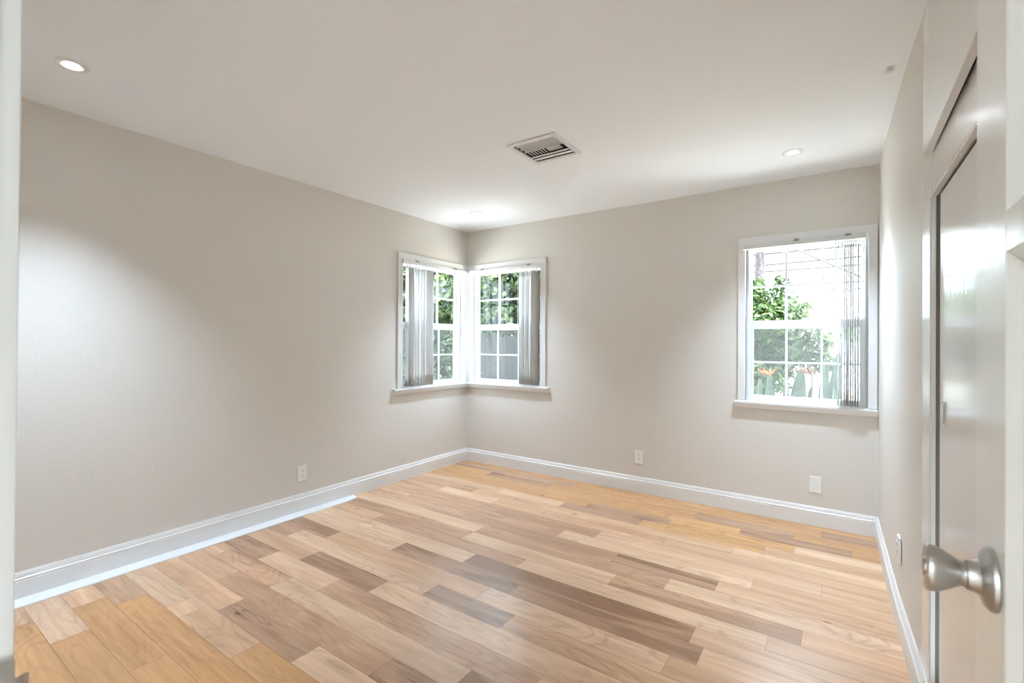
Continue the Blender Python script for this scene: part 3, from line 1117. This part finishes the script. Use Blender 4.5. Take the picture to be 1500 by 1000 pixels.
def leaves(n, blobs, size, mname, seed, up=0.35, fill=0.55, aspect=0.42):
    """n folded leaf blades scattered through overlapping ellipsoids -> one mesh"""
    rs = np.random.RandomState(seed)
    wts = np.array([b_[3] * b_[4] * b_[5] for b_ in blobs]) ** 0.75
    idx = rs.choice(len(blobs), n, p=wts / wts.sum())
    B = np.array(blobs)[idx]
    d = rs.normal(size=(n, 3))
    d /= np.linalg.norm(d, axis=1)[:, None]
    rad = fill + (1.08 - fill) * rs.rand(n) ** 0.6
    P = B[:, :3] + d * B[:, 3:6] * rad[:, None]
    nrm = d + rs.normal(size=(n, 3)) * 0.55 + np.array([0, 0, up])
    nrm /= np.linalg.norm(nrm, axis=1)[:, None]
    tdir = rs.normal(size=(n, 3)) + d * 0.6 + np.array([0, 0, -0.25])
    tdir -= (tdir * nrm).sum(1)[:, None] * nrm
    tdir /= np.linalg.norm(tdir, axis=1)[:, None]
    sdir = np.cross(nrm, tdir)
    s = size * rs.uniform(0.65, 1.25, n)[:, None]
    w_ = s * aspect
    v = np.empty((n, 6, 3))
    v[:, 0] = P - tdir * s * 0.5
    v[:, 1] = P - tdir * s * 0.08 + sdir * w_ * 0.5 + nrm * s * 0.06
    v[:, 2] = P + tdir * s * 0.5 - nrm * s * 0.10
    v[:, 3] = P - tdir * s * 0.08 - sdir * w_ * 0.5 + nrm * s * 0.06
    v[:, 4] = P + tdir * s * 0.22 + sdir * w_ * 0.38 + nrm * s * 0.03
    v[:, 5] = P + tdir * s * 0.22 - sdir * w_ * 0.38 + nrm * s * 0.03
    me_ = bpy.data.meshes.new(mname)
    me_.vertices.add(n * 6)
    me_.vertices.foreach_set('co', v.reshape(-1))
    # two quads either side of the mid-rib
    base = (np.arange(n) * 6)[:, None]
    faces = np.concatenate([base + np.array([[0, 1, 4, 2]]), base + np.array([[0, 2, 5, 3]])], 1).reshape(-1)
    me_.loops.add(n * 8)
    me_.loops.foreach_set('vertex_index', faces.astype(np.int32))
    me_.polygons.add(n * 2)
    me_.polygons.foreach_set('loop_start', np.arange(0, n * 8, 4, dtype=np.int32))
    me_.polygons.foreach_set('loop_total', np.full(n * 2, 4, dtype=np.int32))
    me_.update(calc_edges=True)
    at = me_.attributes.new('tone', 'FLOAT', 'FACE')
    tone = np.clip(rs.normal(0.45, 0.24, n), 0, 1)
    at.data.foreach_set('value', np.repeat(tone, 2).astype(np.float32))
    return me_


def plant(name, label, cat, base, blobs, n, size, m, seed, trunks, group=None, **kw):
    root = empty(name, base)
    tag(root, label, cat, group)
    link('foliage', leaves(n, blobs, size, 'foliage', seed, **kw), m, root)
    for pts, rad in trunks:
        MB().tube(pts, rad, 8).build('trunk', BARK, root, True)
    return root


# citrus tree seen through the right window
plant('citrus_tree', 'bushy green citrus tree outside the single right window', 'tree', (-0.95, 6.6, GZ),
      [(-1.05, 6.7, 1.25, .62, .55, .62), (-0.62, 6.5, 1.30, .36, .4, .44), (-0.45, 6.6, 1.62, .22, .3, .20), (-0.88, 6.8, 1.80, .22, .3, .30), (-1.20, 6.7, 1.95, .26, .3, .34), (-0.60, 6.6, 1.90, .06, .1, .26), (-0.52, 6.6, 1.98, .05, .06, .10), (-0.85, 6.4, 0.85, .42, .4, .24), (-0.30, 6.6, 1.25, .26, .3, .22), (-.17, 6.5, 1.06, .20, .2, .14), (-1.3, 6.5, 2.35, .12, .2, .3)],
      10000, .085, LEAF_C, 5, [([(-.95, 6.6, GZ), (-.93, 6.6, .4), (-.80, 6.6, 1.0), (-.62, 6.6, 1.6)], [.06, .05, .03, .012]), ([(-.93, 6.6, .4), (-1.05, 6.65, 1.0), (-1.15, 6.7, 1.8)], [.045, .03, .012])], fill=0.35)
plant('shrub', 'small green shrub at the foot of the citrus tree outside the right window', 'shrub', (-0.88, 5.72, GZ),
      [(-0.84, 5.72, .80, .19, .16, .22), (-0.76, 5.72, 0.95, .15, .14, .13)], 420, .075, LEAF_C, 9,
      [([(-.88, 5.72, GZ), (-.86, 5.72, .3), (-.84, 5.72, .8)], [.02, .014, .006])], fill=0.3)
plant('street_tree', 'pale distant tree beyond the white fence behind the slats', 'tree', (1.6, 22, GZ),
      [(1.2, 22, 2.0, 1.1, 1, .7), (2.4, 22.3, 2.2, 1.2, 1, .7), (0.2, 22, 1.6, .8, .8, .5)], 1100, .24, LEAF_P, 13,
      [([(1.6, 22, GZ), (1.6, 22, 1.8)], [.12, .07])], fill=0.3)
# hedge trees beyond the corner windows
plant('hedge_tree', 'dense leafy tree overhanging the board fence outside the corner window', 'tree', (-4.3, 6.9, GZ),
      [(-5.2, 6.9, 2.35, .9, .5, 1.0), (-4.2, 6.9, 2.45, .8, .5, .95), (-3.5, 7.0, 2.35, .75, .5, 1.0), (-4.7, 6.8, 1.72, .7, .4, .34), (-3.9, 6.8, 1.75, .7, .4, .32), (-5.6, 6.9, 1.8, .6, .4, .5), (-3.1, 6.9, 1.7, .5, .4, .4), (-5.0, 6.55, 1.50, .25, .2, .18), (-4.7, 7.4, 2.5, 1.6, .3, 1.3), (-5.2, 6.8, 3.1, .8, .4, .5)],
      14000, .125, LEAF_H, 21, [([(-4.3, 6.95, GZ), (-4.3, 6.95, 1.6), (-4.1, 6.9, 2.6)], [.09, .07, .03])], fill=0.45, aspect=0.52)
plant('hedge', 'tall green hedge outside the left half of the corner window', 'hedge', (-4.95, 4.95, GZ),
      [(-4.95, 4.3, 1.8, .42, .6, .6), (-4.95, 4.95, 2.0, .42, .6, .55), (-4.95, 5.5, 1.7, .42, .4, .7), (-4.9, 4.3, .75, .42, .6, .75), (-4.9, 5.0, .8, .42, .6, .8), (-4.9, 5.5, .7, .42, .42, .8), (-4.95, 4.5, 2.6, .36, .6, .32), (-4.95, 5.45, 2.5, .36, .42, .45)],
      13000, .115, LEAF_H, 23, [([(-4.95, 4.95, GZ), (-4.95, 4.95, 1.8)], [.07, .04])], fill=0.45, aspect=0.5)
# weathered board fence
fr = empty('board_fence', (-4.0, 6.3, GZ))
tag(fr, 'dark weathered board fence below the leafy tree outside the corner window', 'fence')
q = random.Random(5)
x = -5.3
m = MB()
while x < -2.6:
    wv = q.uniform(.13, .15)
    m.box((x, 6.3 + q.uniform(-.004, .004), GZ + .03), (x + wv - .006, 6.32, 1.36 + q.uniform(-.015, .015)))
    x += wv
m.build('boards', FENCEM, fr)
MB().box((-5.3, 6.322, 1.05), (-2.6, 6.36, 1.14)).box((-5.3, 6.322, 0.10), (-2.6, 6.36, 0.19)).build('rail', FENCEM, fr)
MB().box((-3.95, 6.2, GZ), (-3.83, 6.298, 1.40)).build('post', mat('pale_post', (0.09, 0.09, 0.09), 0.8), fr)

# utility pole and wires
pole = empty('utility_pole', (-1.72, 14.2, GZ))
tag(pole, 'weathered wooden utility pole rising above the citrus tree', 'pole')
MB().tube([(-1.72, 14.2, GZ), (-1.71, 14.2, 4.0), (-1.70, 14.2, 8.0)], [.14, .115, .10], 14).build('shaft', POLE, pole, True)
MB().box((-2.6, 14.05, 6.6), (-.8, 14.15, 6.72)).build('crossarm', POLE, pole)


def wire(p0, p1, sag, r_, label):
    pts = []
    for k in range(17):
        t_ = k / 16
        p = Vector(p0).lerp(Vector(p1), t_)
        p.z -= sag * 4 * t_ * (1 - t_)
        pts.append(p)
    o_ = MB().tube(pts, r_, 5).build('overhead_wire', WIRE, None, True)
    tag(o_, label, 'wire', 'overhead wires outside the right window')


wire((-6, 14.5, 3.72), (7, 14.5, 3.84), .05, .038, 'topmost and thickest level wire outside the right window')
wire((-6, 14.6, 3.40), (7, 14.6, 3.60), .05, .028, 'second level wire from the top outside the right window')
wire((-6, 14.4, 3.24), (7, 14.4, 3.30), .05, .028, 'third level wire from the top outside the right window')
wire((-6, 14.5, 2.66), (7, 14.5, 2.70), .04, .018, 'lowest and faintest level wire outside the right window')
wire((-1.71, 14.07, 4.22), (2.2, 14.07, 1.88), .03, .032, 'slanting guy wire crossing down to the right from the pole')

# white fence and low house far off
ff = empty('rail_fence', (0.5, 17, GZ))
tag(ff, 'white rail fence far across the lawn behind the slats', 'fence')
for k in range(3):
    MB().box((-4, 17, .25 + k * .33), (9, 17.05, .39 + k * .33)).build('rail', WFENCE, ff)
for k in range(7):
    MB().box((-3.6 + k * 2, 17.05, GZ), (-3.48 + k * 2, 17.15, 1.2)).build('post', WFENCE, ff)


# bird-of-paradise plants
def strel_leaf(base, tip, wid, lean, face, name='leaf', parent=None):
    """one paddle leaf: stalk plus a folded oval blade with a pale mid-rib"""
    base, tip = Vector(base), Vector(tip)
    mid = base.lerp(tip, 0.42) + Vector(lean) * 0.4
    m = MB()
    ax = (tip - mid)
    L_ = ax.length
    d_ = ax.normalized()
    side = d_.cross(Vector(face)).normalized()
    n_ = side.cross(d_).normalized()
    N_ = 14
    rows = []
    for i in range(N_ + 1):
        t_ = i / N_
        w_ = wid * (math.sin(math.pi * min(1, t_ * 0.93 + 0.03)) ** 0.75) * (1 - 0.28 * t_)
        if i == N_:
            w_ = 0.001
        c = mid + d_ * L_ * t_ + n_ * (0.05 * L_ * math.sin(math.pi * t_))
        row = []
        for s in (-1, -.5, 0, .5, 1):
            row.append(m.bm.verts.new(c + side * w_ * .5 * s + n_ * abs(s) * w_ * .14 + n_ * 0.002 * math.sin(i * 2.2 + s)))
        rows.append(row)
    for a, b_ in zip(rows[:-1], rows[1:]):
        for k in range(4):
            m.bm.faces.new((a[k], a[k + 1], b_[k + 1], b_[k]))
    o_ = m.build(name, STRELM, parent, True, 180)
    so = o_.modifiers.new('thickness', 'SOLIDIFY')
    so.thickness = 0.0015
    MB().tube([base, base.lerp(mid, .5) + Vector(lean) * .1, mid, mid + d_ * L_ * .5 + n_ * .052 * L_, tip], [.010, .009, .007, .004, .001], 6).build('stalk', STRELR, o_, True)
    return o_


def strel_flower(base, head, m, parent, size=1.0, seed=1):
    rs_ = random.Random(seed)
    base, head = Vector(base), Vector(head)
    mb = MB()
    mb.tube([base, base.lerp(head, .5), head], [.008, .007, .007], 6)
    stem = mb.build('flower_stem', STRELR, parent, True)
    mb = MB()
    mb.tube([head, head + Vector((-.07, 0, .015)) * size, head + Vector((-.15, 0, .03)) * size], [.013 * size, .010 * size, .002], 8)
    mb.build('beak', DEADP if m is DEADP else STRELR, stem, True)
    mb = MB()
    for k in range(9):
        a = math.radians(rs_.uniform(35, 150))
        Lp = rs_.uniform(.055, .10) * size
        o0 = head + Vector((rs_.uniform(-.05, .01) * size, rs_.uniform(-.01, .01), .005))
        d_ = Vector((math.cos(a), rs_.uniform(-.35, .35), math.sin(a)))
        mb.tube([o0, o0 + d_ * Lp * .5, o0 + d_ * Lp], [.004 * size, .011 * size, .001], 6)
    mb.build('petals', m, stem, True)


sp = empty('bird_of_paradise', (-.42, 5.2, GZ))
tag(sp, 'bird of paradise plant with an orange flower close outside the right window', 'plant')
V = (0.15, -1, 0.05)
strel_leaf((-.60, 5.2, GZ), (-.625, 5.2, .92), .13, (-.02, 0, 0), V, parent=sp)
strel_leaf((-.50, 5.2, GZ), (-.545, 5.2, .985), .115, (.01, 0, 0), (0, -1, 0), parent=sp)
strel_leaf((-.48, 5.2, GZ), (-.405, 5.22, .99), .085, (.0, 0, 0), (0.5, -1, 0), parent=sp)
strel_leaf((-.34, 5.2, GZ), (-.27, 5.2, 1.06), .17, (-.02, 0, 0), (-.1, -1, 0), parent=sp)
strel_leaf((-.62, 5.0, GZ), (-.70, 5.0, .86), .12, (-.02, 0, 0), V, parent=sp)
strel_flower((-.55, 5.25, GZ), (-.535, 5.25, .945), ORANGE, sp, .9, 2)
sp = empty('bird_of_paradise', (-.10, 5.25, GZ))
tag(sp, 'bird of paradise plant with a dried brown flower right of the orange one', 'plant')
strel_leaf((-.16, 5.25, GZ), (-.08, 5.25, 1.17), .105, (.0, 0, 0), (0.1, -1, 0), parent=sp)
strel_leaf((-.08, 5.25, GZ), (.02, 5.25, 1.22), .115, (.0, 0, 0), (-.15, -1, 0), parent=sp)
strel_leaf((-.10, 5.2, GZ), (-.02, 5.2, .88), .09, (.02, 0, 0), (0.35, -1, 0), parent=sp)
strel_leaf((-.22, 5.3, GZ), (-.20, 5.3, .86), .09, (-.02, 0, 0), (-0.3, -1, 0), parent=sp)
strel_flower((-.20, 5.15, GZ), (-.185, 5.15, .985), DEADP, sp, 1.1, 5)
